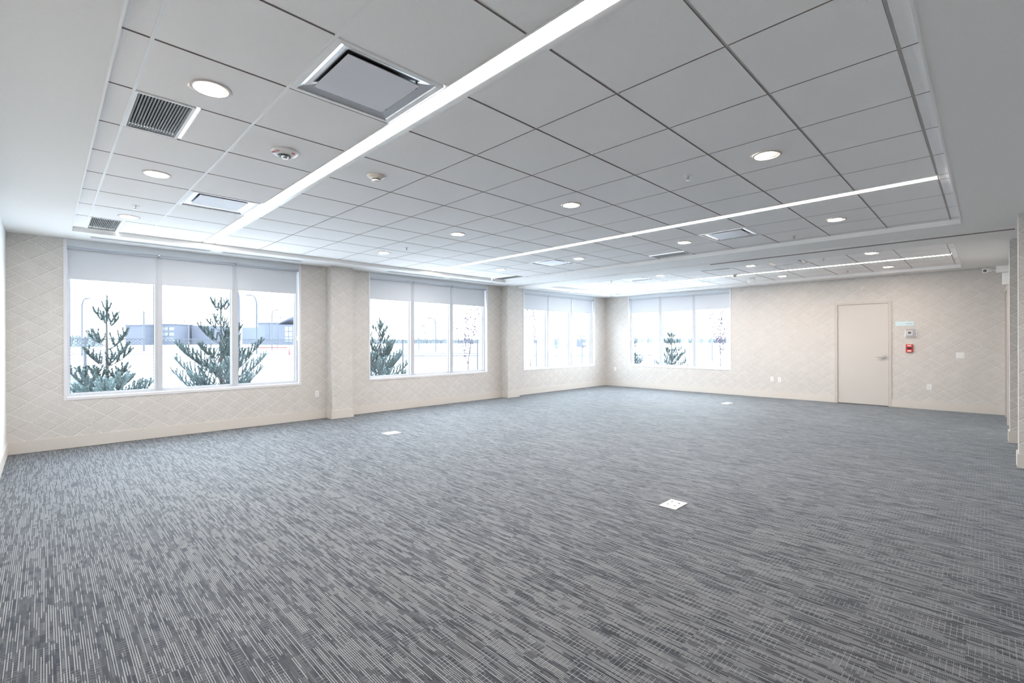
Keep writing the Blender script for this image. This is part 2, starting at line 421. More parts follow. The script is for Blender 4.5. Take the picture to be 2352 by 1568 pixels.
# right-hand wall ends: near one and far one, and the recessed wall with a doorway
mb = MB(); mb.box(0.232, XR+0.15, 7.34, 7.60, 0, ZD); struct('wall_right', mb, 'paper', 'near wallpapered wall end at the right edge', 'wall')
mb = MB(); mb.box(0.205, 1.2, 9.06, 9.30, 0, ZD); mb.box(0.27, 0.45, 9.30, 10.95, 0, ZD); mb.box(0.27, 0.45, 10.95, 12.05, 2.20, ZD); mb.box(0.27, 0.45, 12.05, YF, 0, ZD)
mb.box(1.2, 1.35, 7.6, 9.06, 0, ZD)
struct('wall_back', mb, 'paper', 'wallpapered wall end behind the near one, by the side doorway', 'wall')

# baseboards
BB, BT = 0.152, 0.014
def bboard(name, segs, label):
    mb = MB()
    for (x0, x1, y0, y1) in segs:
        mb.box(x0, x1, y0, y1, 0.004, BB-0.006); 
        # thin reveal lip along the top
        mb.box(x0+ (0.002 if x1-x0 > BT*3 else 0), x1-(0.002 if x1-x0 > BT*3 else 0), y0, y1, BB-0.006, BB)
    struct(name, mb, 'base', label, 'baseboard')
cy = [(3.585, 3.965), (7.895, 8.27)]; cf = -8.105
segs = []; y = YN
for a, b in cy:
    segs += [(XW, XW+BT, y, a-BT), (XW, cf+BT, a-BT, a), (cf, cf+BT, a, b), (XW, cf+BT, b, b+BT)]; y = b+BT
segs.append((XW, XW+BT, y, YF-BT))
bboard('baseboard_left', segs, 'beige baseboard along the window wall and its pilasters')
bboard('baseboard_far', [(XW, DX0, YF-BT, YF), (DX1, 0.27, YF-BT, YF)], 'beige baseboard along the far wall')
bboard('baseboard_near', [(XW+BT, XR, YN, YN+BT)], 'beige baseboard at the left edge')
bboard('baseboard_right', [(0.232-BT, XR, 7.34-BT, 7.34), (0.232-BT, 0.232, 7.34, 7.60)], 'beige baseboard around the near wall end')
bboard('baseboard_back', [(0.205-BT, 1.2, 9.06-BT, 9.06), (0.205-BT, 0.205, 9.06, 9.30)], 'beige baseboard around the rear wall end')

# ================================================================== WINDOWS
class Wmap:
    """wall-local coordinates: s along the wall, t outward depth, z up"""
    def __init__(s, kind): s.k = kind
    def box(s, mb, s0, s1, t0, t1, z0, z1, bev=0):
        if s.k == 'L': mb.box(XW-t1, XW-t0, s0, s1, z0, z1, bev)
        else: mb.box(s0, s1, YF+t0, YF+t1, z0, z1, bev)
    def p(s, a, t, z): return (XW-t, a, z) if s.k == 'L' else (a, YF+t, z)
def window(idx, kind, s0, s1, label, names):
    W = Wmap(kind)
    root = bpy.data.objects.new('window_%d' % idx, None); COL.objects.link(root)
    root['kind'] = 'structure'; root['label'] = label; root['category'] = 'window'
    w = s1-s0; zt = ZD-0.002
    e = 0.003
    # casing bead round the opening
    mb = MB()
    W.box(mb, s0-0.012, s0+0.022, -0.008, 0.0, SILL-0.028, zt); W.box(mb, s1-0.022, s1+0.012, -0.008, 0.0, SILL-0.028, zt)
    W.box(mb, s0+0.022, s1-0.022, -0.008, 0.0, SILL-0.028, SILL+0.006)
    obj('casing', mb, 'sillwhite', root)
    mb = MB(); W.box(mb, s0+e, s1-e, 0.0, 0.14, SILL, SILL+0.012); obj('sill', mb, 'sillwhite', root)
    mb = MB()
    W.box(mb, s0, s0+0.012, 0.0, 0.14, SILL, zt); W.box(mb, s1-0.012, s1, 0.0, 0.14, SILL, zt)
    obj('jamb_lining', mb, 'sillwhite', root)
    # frame
    f0, f1 = 0.085, 0.17
    mb = MB()
    W.box(mb, s0+0.012, s0+0.05, f0, f1, SILL, zt); W.box(mb, s1-0.05, s1-0.012, f0, f1, SILL, zt)
    W.box(mb, s0+0.05, s1-0.05, f0, f1, SILL+0.012, SILL+0.05); W.box(mb, s0+0.05, s1-0.05, f0, f1, 2.60, zt)
    obj('window_frame', mb, 'frame', root)
    g = (w-0.10-2*0.09)/3
    px = []
    for i in range(2):
        a = s0+0.05+g*(i+1)+0.09*i
        mb = MB(); W.box(mb, a, a+0.09, f0-0.02, f1, SILL+0.05, 2.60); W.box(mb, a+0.03, a+0.06, f0-0.025, f0-0.02, SILL+0.05, 2.60)
        obj('mullion', mb, 'frame', root)
        px.append(a)
    for i in range(3):
        a = s0+0.05+(g+0.09)*i
        mb = MB(); t = 0.132
        W.box(mb, a, a+g, t, t+0.006, SILL+0.05, 2.60)
        pane = obj('glass_pane', mb, 'glass', root)
        mb = MB(); q = 0.006
        W.box(mb, a, a+q, t-0.010, t, SILL+0.05, 2.60); W.box(mb, a+g-q, a+g, t-0.010, t, SILL+0.05, 2.60)
        W.box(mb, a+q, a+g-q, t-0.010, t, SILL+0.05, SILL+0.05+q)
        obj('gasket', mb, 'gasket', pane)
    mb = MB(); W.box(mb, s0+0.014, s1-0.014, 0.004, 0.02, 2.605, zt, 0.002); obj('header_panel', mb, 'header', root)
    # blinds
    for i in range(3):
        a = s0+0.05+(g+0.09)*i + (-0.022 if i == 0 else -0.006); b = s0+0.05+(g+0.09)*i+g+(0.006 if i < 2 else 0.012)
        o = thing('roller_blind', names[i], 'blind', W.p((a+b)/2, 0.05, 0) , 0, 'half lowered grey roller blinds in the windows')
        inv = Matrix.Translation(-Vector(o.location))
        def put(n, mb, mt, par=None, sm=False):
            ob = obj(n, mb, mt, None, sm); ob.data.transform(inv); ob.parent = par or o; return ob
        mb = MB(); W.box(mb, a, b, 0.058, 0.0595, 2.205, 2.575); put('blind_fabric', mb, 'blind')
        mb = MB(); W.box(mb, a, b, 0.053, 0.064, 2.182, 2.205, 0.003); put('bottom_bar', mb, 'blind')
        mb = MB(); mb.cyl(W.p(a-0.03, 0.045, 2.583), W.p(b+0.03, 0.045, 2.583), 0.019, n=20); put('roller_tube', mb, 'frame', sm=True)
        for q in (a-0.034, b+0.034):
            if (i > 0 and q < a) or True:
                mb = MB(); mb.cyl(W.p(q-0.006, 0.04, 2.597), W.p(q+0.006, 0.04, 2.597), 0.014, n=14); W.box(mb, q-0.004, q+0.004, 0.02, 0.05, 2.59, 2.604)
                put('bracket', mb, 'chrome', sm=True)
        if i == (2 if kind == 'L' else 0):
            q = s1-0.024 if kind == 'L' else s0+0.024
            mb = MB(); mb.tube([W.p(q, 0.03, 2.58), W.p(q, 0.026, 2.0), W.p(q, 0.03, 1.42)], 0.0022); mb.tube([W.p(q, 0.05, 2.58), W.p(q, 0.052, 2.0), W.p(q, 0.05, 1.42)], 0.0022)
            put('pull_chain', mb, 'white')
            mb = MB(); W.box(mb, q-0.012, q+0.012, 0.02, 0.06, 1.38, 1.46, 0.004); put('chain_tensioner', mb, 'white')
nm = lambda wn: ['grey roller blind over the left pane of the %s' % wn, 'grey roller blind over the middle pane of the %s' % wn, 'grey roller blind over the right pane of the %s' % wn]
window(1, 'L', *WINS[0], 'large three pane window nearest the camera at left', nm('large nearest window'))
window(2, 'L', *WINS[1], 'three pane window between the two pilasters', nm('second window between pilasters'))
window(3, 'L', *WINS[2], 'three pane window of the left wall beside the far corner', nm('third window before the corner'))
window(4, 'F', *WIN4, 'three pane window in the far wall left of the door', nm('far wall window'))

# slot diffusers in the drywall strip over the windows
SLOTS = [((-7.99, 0.42), (-7.99, 1.72)), ((-7.99, 1.88), (-7.99, 3.02)), ((-7.99, 4.62), (-7.99, 5.93)), ((-7.99, 6.07), (-7.99, 7.34)),
         ((-7.99, 8.9), (-7.99, 10.15)), ((-7.99, 10.3), (-7.99, 11.5)), ((-7.2, 12.11), (-5.95, 12.11)), ((-5.85, 12.11), (-4.75, 12.11))]
SL = ['first slot vent above the nearest window', 'second slot vent above the nearest window', 'first slot vent above the second window', 'second slot vent above the second window',
      'first slot vent above the third window', 'second slot vent above the third window by the corner', 'left slot vent above the far wall window', 'right slot vent above the far wall window']
for (a, b), lb in zip(SLOTS, SL):
    t = thing('slot_diffuser', 'long narrow white ' + lb, 'vent', ((a[0]+b[0])/2, (a[1]+b[1])/2, ZD), 0 if a[0] == b[0] else -PI/2, 'linear slot diffusers above the windows')
    h = max(abs(b[0]-a[0]), abs(b[1]-a[1]))/2
    mb = MB(); mb.box(-0.055, -0.043, -h, h, -0.005, -0.0005); mb.box(0.043, 0.055, -h, h, -0.005, -0.0005)
    mb.box(-0.006, 0.006, -h, h, -0.005, -0.0005); mb.box(-0.055, 0.055, -h-0.012, -h, -0.005, -0.0005); mb.box(-0.055, 0.055, h, h+0.012, -0.005, -0.0005)
    obj('diffuser_frame', mb, 'tbar', t)
    mb = MB(); mb.box(-0.043, -0.006, -h, h, -0.0025, -0.0008); mb.box(0.006, 0.043, -h, h, -0.0025, -0.0008); obj('air_slot', mb, 'darkslot', t)

# ================================================================== CEILING FIXTURES
def linear_light(y0, y1, xa, xb, label):
    t = thing('linear_light', label, 'light', ((xa+xb)/2, (y0+y1)/2, ZT), 0, 'recessed linear ceiling lights')
    L = (xb-xa)/2; h = (y1-y0)/2
    mb = MB(); mb.box(-L, L, -h+0.003, -h+0.098, -0.008, 0.012, 0.002); obj('light_lens', mb, 'led', t)
    mb = MB(); mb.box(-L, L, -h+0.104, h-0.002, -0.006, 0.012); mb.box(-L-0.012, -L, -h, h, -0.008, 0.012); mb.box(L, L+0.012, -h, h, -0.008, 0.012)
    mb.box(-L, L, -h-0.002, -h+0.003, -0.008, 0.012)
    mb.box(-L, L, -h+0.098, -h+0.104, 0.0, 0.012)
    obj('light_housing', mb, 'white', t)
    return t
linear_light(1.5556, 1.7056, -7.60, -0.30, 'long bright linear ceiling light nearest the camera, running to the nearest window')
linear_light(5.33, 5.48, -7.60, -0.30, 'middle linear ceiling light across the large tile field')
linear_light(10.30, 10.45, -7.42, -0.42, 'farthest linear ceiling light, in the rear tile field')

def downlight(x, y, label, first=[None]):
    if first[0]: return dup(first[0], (x, y, ZT), label)
    t = thing('downlight', label, 'light', (x, y, ZT), 0, 'round recessed downlights')
    mb = MB(); R = 0.098
    mb.lathe([(R, -0.001), (R, -0.006), (R-0.008, -0.009), (R-0.016, -0.007), (R-0.018, -0.001)], 40)
    obj('trim_ring', mb, 'ring', t, True)
    mb = MB(); c = (-0.011, -0.011, 0); r = 0.066
    mb.lathe([(0, -0.0085), (r*0.8, -0.0080), (r, -0.004), (r, -0.001)], 40, c); obj('light_lens', mb, 'down', t, True)
    mb = MB(); mb.lathe([(0, -0.0015), (R-0.017, -0.0025), (R-0.017, -0.0005)], 40); obj('reflector', mb, 'ring', t, True)
    first[0] = t; return t
DL = [(-2.99, .65, 'near row, largest, beside the big return grille'), (-4.82, .66, 'near row, middle one before the narrow return grille'), (-6.67, .665, 'near row, beside the small grille by the nearest window'),
      (-1.16, 3.84, 'second row, the largest one right of the sprinkler'), (-2.98, 3.81, 'second row, second from the right'), (-4.81, 3.79, 'second row, third from the right'), (-6.62, 3.76, 'second row, nearest the windows'),
      (-1.22, 6.45, 'third row, rightmost, behind the middle linear light'), (-3.00, 6.40, 'third row, above the return grille beyond the middle light'), (-4.82, 6.37, 'third row, right of the square diffuser'), (-6.60, 6.25, 'third row, nearest the second pilaster'),
      (-1.29, 9.34, 'fourth row, rightmost, in front of the farthest linear light'), (-3.08, 9.28, 'fourth row, left of the rear square diffuser'), (-4.87, 9.25, 'fourth row, right of the leftmost rear diffuser'), (-6.59, 9.10, 'fourth row, nearest the windows'),
      (-1.31, 11.30, 'back row, rightmost, above the door side'), (-3.09, 11.25, 'back row, second from the right'), (-4.81, 11.1, 'back row, third from the right'), (-6.60, 11.0, 'back row, nearest the corner')]
for x, y, lb in DL: downlight(x, y, 'round white downlight glowing warm, ' + lb)

def diffuser(x, y, hw, label, first=[None]):
    if first[0]: return dup(first[0], (x, y, ZT), label)
    t = thing('square_diffuser', label, 'vent', (x, y, ZT), 0, 'square plaque air diffusers in the ceiling grid')
    o = hw
    def ring(mb, pr):   # pr: list of (half size, z)
        prev = None
        for h, z in pr:
            q = [mb.bm.verts.new((sx*h, sy*h, z)) for sx, sy in ((-1, -1), (1, -1), (1, 1), (-1, 1))]
            if prev:
                for i in range(4): mb.bm.faces.new((prev[i], prev[(i+1) % 4], q[(i+1) % 4], q[i]))
            prev = q
        return prev
    mb = MB(); ring(mb, [(o, 0.012), (o, -0.004), (o-0.022, -0.006), (o-0.028, -0.002)]); obj('diffuser_flange', mb, 'tbar', t)
    mb = MB(); last = ring(mb, [(o-0.026, -0.003), (o-0.032, 0.003), (o-0.05, 0.009), (o-0.08, 0.014), (o-0.11, 0.020)]); mb.bm.faces.new(last)
    obj('diffuser_cone', mb, 'chrome', t)
    mb = MB(); q = o-0.092; mb.box(-q, q, -q, q, 0.002, 0.007, 0.001); obj('plaque', mb, 'plaque', t)
    mb = MB()
    for sx in (-1, 1):
        mb.box(sx*q*0.8-0.008, sx*q*0.8+0.008, q+0.001, q+0.007, 0.004, 0.014)
    mb.box(-q*.9, q*.9, -0.01, 0.01, 0.007, 0.019); mb.box(-0.01, 0.01, -q*.9, q*.9, 0.007, 0.019)
    obj('bracket', mb, 'black', t)
    first[0] = t; return t
lbs = ['largest square metal air diffuser beside the nearest linear light', 'square metal air diffuser near the nearest window, left of the linear light', 'square air diffuser behind the middle linear light, right one', 'square air diffuser behind the middle linear light, left one']
for (x, y), lb in zip(DIFF1, lbs): diffuser(x, y, 0.296, lb)
for (x, y), lb in zip(DIFF2, ['square air diffuser in the rear tile field, right one', 'square air diffuser in the rear tile field, left one']): diffuser(x, y, 0.292, lb)

gl = ['large egg crate return grille in the ceiling near the top left', 'small return grille in the corner of the tile field by the nearest window', 'return grille behind the middle linear light, right one', 'return grille near the second pilaster', 'return grille in the rear tile field']
def order(g): return (g[2] > 8, g[2] > 3, -g[1])
for (xa, xb, ya, yb), lb in zip(sorted(GRILLES, key=order), gl):
    t = thing('return_grille', lb, 'vent', ((xa+xb)/2, (ya+yb)/2, ZT), 0, 'slatted return air grilles in the ceiling grid')
    hx, hy = (xb-xa)/2-0.008, (yb-ya)/2-0.004
    mb = MB(); f = 0.016
    mb.box(-hx, hx, -hy, -hy+f, -0.004, 0.012); mb.box(-hx, hx, hy-f, hy, -0.004, 0.012); mb.box(-hx, -hx+f, -hy+f, hy-f, -0.004, 0.012); mb.box(hx-f, hx, -hy+f, hy-f, -0.004, 0.012)
    obj('grille_frame', mb, 'tbar', t)
    mb = MB(); n = 17
    for k in range(n):
        y = -hy+f + (2*hy-2*f)*(k+0.5)/n
        mb.box(-hx+f, hx-f, y-0.0040, y+0.0040, 0.0, 0.012)
    for k in range(1, 3):
        x = -hx+f+(2*hx-2*f)*k/3; mb.box(x-0.001, x+0.001, -hy+f, hy-f, 0.003, 0.013)
    obj('louvre', mb, 'grille', t)
    mb = MB(); mb.box(-hx+0.002, hx-0.002, -hy+0.002, hy-0.002, 0.03, 0.034); obj('grille_back', mb, 'grilleback', t)

# smoke / fire devices
t = thing('fire_alarm_strobe', 'round white ceiling fire alarm with red lettering and clear strobe', 'fire alarm', (-3.60, 1.245, ZT))
mb = MB(); mb.lathe([(0, -0.034), (0.050, -0.034), (0.062, -0.030), (0.082, -0.022), (0.091, -0.010), (0.088, -0.001)], 40); obj('alarm_body', mb, 'white', t, True)
mb = MB(); mb.lathe([(0.046, -0.034), (0.044, -0.040), (0.030, -0.042), (0.028, -0.0345)], 32); obj('strobe_ring', mb, 'black', t, True)
mb = MB(); mb.lathe([(0, -0.056), (0.014, -0.054), (0.025, -0.044), (0.027, -0.036)], 28); obj('strobe_lens', mb, 'chrome', t, True)
def text(name, body, size, material, parent, loc, rot, ext=0.0006):
    cu = bpy.data.curves.new(name, 'FONT'); cu.body = body; cu.size = size; cu.extrude = ext; cu.align_x = 'CENTER'; cu.align_y = 'CENTER'
    cu.materials.append(M[material]); o = bpy.data.objects.new(name, cu); COL.objects.link(o); o.parent = parent
    o.location = loc; o.rotation_euler = rot
    bpy.context.view_layer.update()
    dg = bpy.context.evaluated_depsgraph_get(); me = bpy.data.meshes.new_from_object(o.evaluated_get(dg))
    n = bpy.data.objects.new(name, me); COL.objects.link(n); n.parent = parent; n.location = loc; n.rotation_euler = rot
    bpy.data.objects.remove(o); n.name = name
    return n
# lettering sits on the sloped rim, readable from below
def rim_text(body, ang, size):
    R = 0.074
    e = Matrix.Rotation(ang, 4, 'Z') @ Matrix.Translation((R, 0, -0.0272)) @ Matrix.Rotation(math.radians(-23), 4, 'Y') @ Matrix.Rotation(PI, 4, 'X') @ Matrix.Rotation(-PI/2, 4, 'Z')
    n = text('lettering', body, size, 'redtext', t, (0, 0, 0), (0, 0, 0)); n.matrix_local = e; return n
rim_text('FIRE-FEU', math.radians(-72), 0.021)
rim_text('FIRE', math.radians(30), 0.017)
t = thing('smoke_detector', 'beige round smoke detector beyond the nearest linear light', 'smoke detector', (-3.60, 1.975, ZT))
mb = MB(); mb.lathe([(0, -0.030), (0.038, -0.030), (0.045, -0.024), (0.072, -0.013), (0.076, -0.001)], 40); obj('detector_base', mb, 'ivory', t, True)
mb = MB(); mb.lathe([(0.034, -0.030), (0.034, -0.038)], 32); obj('sensor_slot', mb, 'black', t, True)
mb = MB(); mb.lathe([(0, -0.056), (0.020, -0.056), (0.036, -0.048), (0.037, -0.038), (0, -0.037)], 32); obj('sensor_cap', mb, 'white', t, True)

def sprinkler(x, y, label, z=ZT, first=[None]):
    if first[0]: return dup(first[0], (x, y, z), label)
    t = thing('sprinkler_head', label, 'sprinkler', (x, y, z), 0, 'pendant sprinkler heads')
    mb = MB(); mb.lathe([(0, -0.002), (0.018, -0.006), (0.034, -0.004), (0.036, -0.0005)], 28); obj('escutcheon', mb, 'white', t, True)
    mb = MB(); mb.cyl((0, 0, -0.004), (0, 0, -0.014), 0.009); mb.tube([(0.009, 0, -0.012), (0.012, 0, -0.026), (0, 0, -0.038)], 0.0022); mb.tube([(-0.009, 0, -0.012), (-0.012, 0, -0.026), (0, 0, -0.038)], 0.0022)
    obj('sprinkler_frame', mb, 'steel', t, True)
    mb = MB(); mb.cyl((0, 0, -0.014), (0, 0, -0.036), 0.0025); obj('glass_bulb', mb, 'red', t)
    mb = MB(); mb.cyl((0, 0, -0.038), (0, 0, -0.041), 0.016); obj('deflector', mb, 'steel', t, True)
    first[0] = t; return t
for x, y, lb in [(-1.77, 3.84, 'beside the largest downlight, right of the middle of the ceiling'), (-6.08, .66, 'between the two farther downlights of the near row'), (-1.80, 7.05, 'beyond the middle linear light, right side'),
                 (-6.02, 3.79, 'between the two leftmost downlights of the second row'), (-6.03, 6.95, 'beside the left diffuser behind the middle light'),
                 (-6.10, 9.28, 'in the rear tile field near the windows'), (-1.95, 9.35, 'in the rear tile field before the farthest linear light'), (-1.95, 11.3, 'behind the farthest linear light'), (-5.9, 11.3, 'at the back of the rear tile field above the far window')]:
    sprinkler(x, y, 'small metal sprinkler head ' + lb)
sprinkler(-7.75, 11.75, 'small metal sprinkler head on the drywall by the far corner', ZD)
sprinkler(-7.70, 11.2, 'small metal sprinkler head on the drywall before the third window', ZD)
# devices by the farthest linear light
t = thing('motion_sensor', 'small dark ceiling sensor beside the farthest linear light', 'sensor', (-3.72, 10.26, ZT))
mb = MB(); mb.lathe([(0, -0.045), (0.03, -0.04), (0.045, -0.02), (0.05, -0.001)], 28); obj('sensor_dome', mb, 'ivory', t, True)
mb = MB(); mb.lathe([(0, -0.052), (0.018, -0.048), (0.022, -0.042)], 24); obj('sensor_lens', mb, 'black', t, True)
t = thing('emergency_light', 'white twin head emergency light behind the farthest linear light', 'light', (-3.66, 11.1, ZT))
mb = MB(); mb.cyl((0, 0, -0.001), (0, 0, -0.022), 0.055, n=28); obj('light_base', mb, 'white', t, True)
for sx in (-1, 1):
    mb = MB(); mb.tube([(sx*.02, 0, -0.02), (sx*.045, 0, -0.045)], 0.008); mb.cyl((sx*.05, -0.005, -0.04), (sx*.06, -0.05, -0.085), 0.026, 0.036, n=24); obj('lamp_head', mb, 'white', t, True)

# ================================================================== DOOR, WALL DEVICES
door = bpy.data.objects.new('door_1', None); COL.objects.link(door); door['kind'] = 'structure'; door['label'] = 'plain beige door with lever handle in the far wall'; door['category'] = 'door'
mb = MB(); F = YF-0.012; lw = 0.052
mb.box(DX0, DX0+lw, F, YF+0.10, 0.0, DZ, 0.001); mb.box(DX1-lw, DX1, F, YF+0.10, 0.0, DZ, 0.001); mb.box(DX0+lw, DX1-lw, F, YF+0.10, DZ-0.042, DZ, 0.001)
obj('door_frame', mb, 'doorframe', door)
mb = MB(); mb.box(DX0+lw+0.003, DX1-lw-0.003, YF+0.004, YF+0.048, 0.012, DZ-0.045, 0.0015); leaf = obj('door_leaf', mb, 'door', door)
mb = MB(); mb.box(DX0+lw, DX1-lw, YF+0.06, YF+0.12, 0, DZ-0.042); obj('door_stop', mb, 'black', door)
for z in (0.20, 1.06, 1.93):
    mb = MB(); mb.cyl((DX0+lw+0.001, YF-0.004, z-0.055), (DX0+lw+0.001, YF-0.004, z+0.055), 0.008); mb.box(DX0+lw-0.002, DX0+lw+0.012, YF-0.003, YF+0.003, z-0.05, z+0.05); obj('hinge', mb, 'steel', door, True)
hx, hz = -1.512, 1.012
mb = MB()
g = bmesh.ops.create_cone(mb.bm, segments=32, radius1=0.040, radius2=0.034, depth=0.012, cap_ends=True)['verts']
bmesh.ops.transform(mb.bm, matrix=Matrix.Translation((hx, YF-0.003, hz)) @ Matrix.Rotation(PI/2, 4, 'X'), verts=g)
mb.cyl((hx, YF-0.005, hz), (hx, YF-0.055, hz), 0.013)
h = obj('door_handle', mb, 'steel', leaf, True)
mb = MB(); mb.tube([(hx+0.012, YF-0.052, hz), (hx-0.02, YF-0.056, hz+0.002), (hx-0.07, YF-0.056, hz+0.004), (hx-0.125, YF-0.052, hz+0.002)], 0.013, 12, 0.008); obj('lever', mb, 'steel', leaf, True)
mb = MB(); mb.box(DX1-lw-0.004, DX1-lw+0.004, F-0.002, YF+0.003, hz-0.05, hz+0.05); obj('strike_plate', mb, 'steel', door)

# side doorway at the right end (seen edge on)
d2 = bpy.data.objects.new('door_2', None); COL.objects.link(d2); d2['kind'] = 'structure'; d2['label'] = 'side door frame at the right end of the far wall'; d2['category'] = 'door'
mb = MB(); mb.box(0.215, 0.46, 10.90, 10.96, 0, 2.24); mb.box(0.215, 0.46, 12.04, 12.10, 0, 2.24); mb.box(0.215, 0.46, 10.96, 12.04, 2.19, 2.24); obj('door_frame', mb, 'doorframe', d2)
mb = MB(); mb.box(0.33, 0.37, 10.965, 12.035, 0.01, 2.185); obj('door_leaf', mb, 'darkslot', d2)

def wallthing(kind, name, label, cat, s, z, group=None):
    """thing on a wall; local +X right along wall, local -Y into the room"""
    if kind == 'F': return thing(name, label, cat, (s, YF, z), 0, group)
    return thing(name, label, cat, (XW, s, z), PI/2, group)
def outlet(kind, s, z, label, first=[None]):
    loc = (s, YF, z) if kind == 'F' else (XW, s, z); rz = 0 if kind == 'F' else PI/2
    if first[0]: return dup(first[0], loc, label, rz)
    t = wallthing(kind, 'wall_outlet', label, 'outlet', s, z, 'white wall outlets')
    mb = MB(); mb.box(-0.036, 0.036, -0.007, -0.0005, -0.058, 0.058, 0.003); obj('cover_plate', mb, 'white', t)
    for dz in (-0.02, 0.02):
        mb = MB(); mb.box(-0.017, 0.017, -0.0095, -0.007, dz-0.014, dz+0.014, 0.002); r = obj('receptacle', mb, 'white', t)
        mb = MB(); mb.box(-0.008, -0.005, -0.0100, -0.0093, dz-0.006, dz+0.006); mb.box(0.005, 0.008, -0.0100, -0.0093, dz-0.006, dz+0.006); obj('pin_slot', mb, 'black', r)
    first[0] = t; return t
outlet('F', -3.62, 0.448, 'white wall outlet below the far window side, left of a pair')
outlet('F', -3.46, 0.443, 'white wall outlet nearer the door, right of a pair')
outlet('F', -0.807, 0.445, 'white wall outlet low on the wall right of the door')
outlet('F', -7.97, 0.515, 'white wall outlet in the far corner left of the far window')
outlet('L', 3.408, 0.447, 'white wall outlet between the nearest window and the first pilaster')
t = wallthing('F', 'light_switch', 'wide white light switch plate right of the door', 'switch', -0.367, 1.072)
mb = MB(); mb.box(-0.06, 0.06, -0.007, -0.0005, -0.058, 0.058, 0.003); obj('cover_plate', mb, 'white', t)
for dx in (-0.024, 0.024):
    mb = MB(); mb.box(dx-0.017, dx+0.017, -0.011, -0.007, -0.034, 0.034, 0.002); obj('rocker', mb, 'white', t)
t = wallthing('F', 'fire_alarm_pull', 'small red fire alarm pull station beside the door', 'fire alarm', -1.105, 1.20)
mb = MB(); mb.box(-0.055, 0.055, -0.035, -0.0005, -0.08, 0.08, 0.006); obj('alarm_body', mb, 'red', t)
mb = MB(); mb.box(-0.038, 0.038, -0.046, -0.035, -0.012, 0.022, 0.003); obj('pull_bar', mb, 'black', t)
mb = MB(); mb.box(-0.03, 0.03, -0.0365, -0.035, 0.045, 0.062); mb.box(-0.03, 0.03, -0.0365, -0.035, -0.062, -0.042); obj('white_label', mb, 'white', t)
t = wallthing('F', 'thermostat', 'white thermostat under a clear guard beside the door', 'thermostat', -1.08, 1.508)
mb = MB(); mb.box(-0.07, 0.03, -0.028, -0.0005, -0.05, 0.05, 0.005); th = obj('thermostat_body', mb, 'white', t)
mb = MB(); mb.box(-0.045, 0.005, -0.0295, -0.028, -0.018, 0.026); obj('display', mb, 'black', th)
mb = MB(); mb.box(-0.088, 0.088, -0.06, -0.0005, -0.085, 0.078, 0.006); obj('clear_guard', mb, 'clear', t)
mb = MB(); mb.cyl((-0.0, -0.055, -0.078), (0, -0.066, -0.078), 0.008); obj('guard_lock', mb, 'steel', t)
t = wallthing('F', 'room_sign', 'pale blue rectangular room sign right of the door', 'sign', -1.18, 1.698)
mb = MB(); mb.box(-0.145, 0.145, -0.006, -0.0005, -0.045, 0.045, 0.002); obj('sign_panel', mb, 'signblue', t)
mb = MB()
for k in range(9): mb.box(0.028+k*0.0108, 0.0355+k*0.0108, -0.0068, -0.006, -0.012, 0.000)
obj('lettering', mb, 'greytext', t)
t = wallthing('F', 'sidewall_sprinkler', 'small dark sidewall sprinkler on the wall above the door', 'sprinkler', -1.874, 2.475)
mb = MB(); mb.cyl((0, -0.0005, 0), (0, -0.006, 0), 0.022); obj('escutcheon', mb, 'white', t)
mb = MB(); mb.cyl((0, -0.006, 0), (0, -0.04, 0), 0.008); mb.box(-0.018, 0.018, -0.043, -0.040, -0.005, 0.012); obj('sprinkler_body', mb, 'steel', t)

# security camera on the right-hand wall above the side doorway
t = thing('security_camera', 'white security camera on a box above the side doorway at right', 'camera', (0.27, 11.6, 2.50))
mb = MB(); mb.box(-0.165, -0.001, -0.06, 0.06, 0.015, 0.125, 0.006); obj('junction_box', mb, 'white', t)
mb = MB(); mb.box(-0.095, -0.001, -0.05, 0.05, -0.20, 0.010, 0.006); obj('conduit_box', mb, 'white', t)
mb = MB(); mb.tube([(-0.165, 0, 0.06), (-0.215, -0.01, 0.06)], 0.009, 10); obj('camera_arm', mb, 'white', t)
mb = MB(); mb.cyl((-0.24, 0.07, 0.075), (-0.30, -0.09, 0.055), 0.034, 0.038, n=24); cb = obj('camera_body', mb, 'white', t, True)
mb = MB(); mb.cyl((-0.2995, -0.089, 0.055), (-0.302, -0.096, 0.0545), 0.026, n=24); obj('camera_lens', mb, 'black', cb)

# floor boxes
def floorbox(x, y, hx, hy, label, grp='flush floor outlet boxes'):
    t = thing('floor_box', label, 'floor outlet', (x, y, 0), 0, grp)
    mb = MB(); mb.box(-hx, hx, -hy, hy, 0.0005, 0.006, 0.002); obj('cover_plate', mb, 'white', t)
    for k, (dx) in enumerate((-hx*0.42, hx*0.42)):
        mb = MB(); mb.box(dx-hx*0.30, dx+hx*0.30, -hy*0.72, hy*0.72, 0.006, 0.009, 0.001); q = obj('flap', mb, 'white', t)
        mb = MB(); mb.box(dx-0.004, dx+0.004, -hy*0.5, -hy*0.2, 0.009, 0.0098); mb.box(dx-0.007, dx+0.007, hy*0.25, hy*0.5, 0.009, 0.0098); obj('finger_slot', mb, 'black', q)
floorbox(-1.84, 3.705, 0.073, 0.108, 'square white floor outlet box in the open carpet, nearest one')
floorbox(-6.245, 3.66, 0.09, 0.115, 'white floor outlet box on the carpet near the first pilaster')
floorbox(-3.99, 10.54, 0.072, 0.145, 'white floor outlet box on the carpet in front of the far wall')

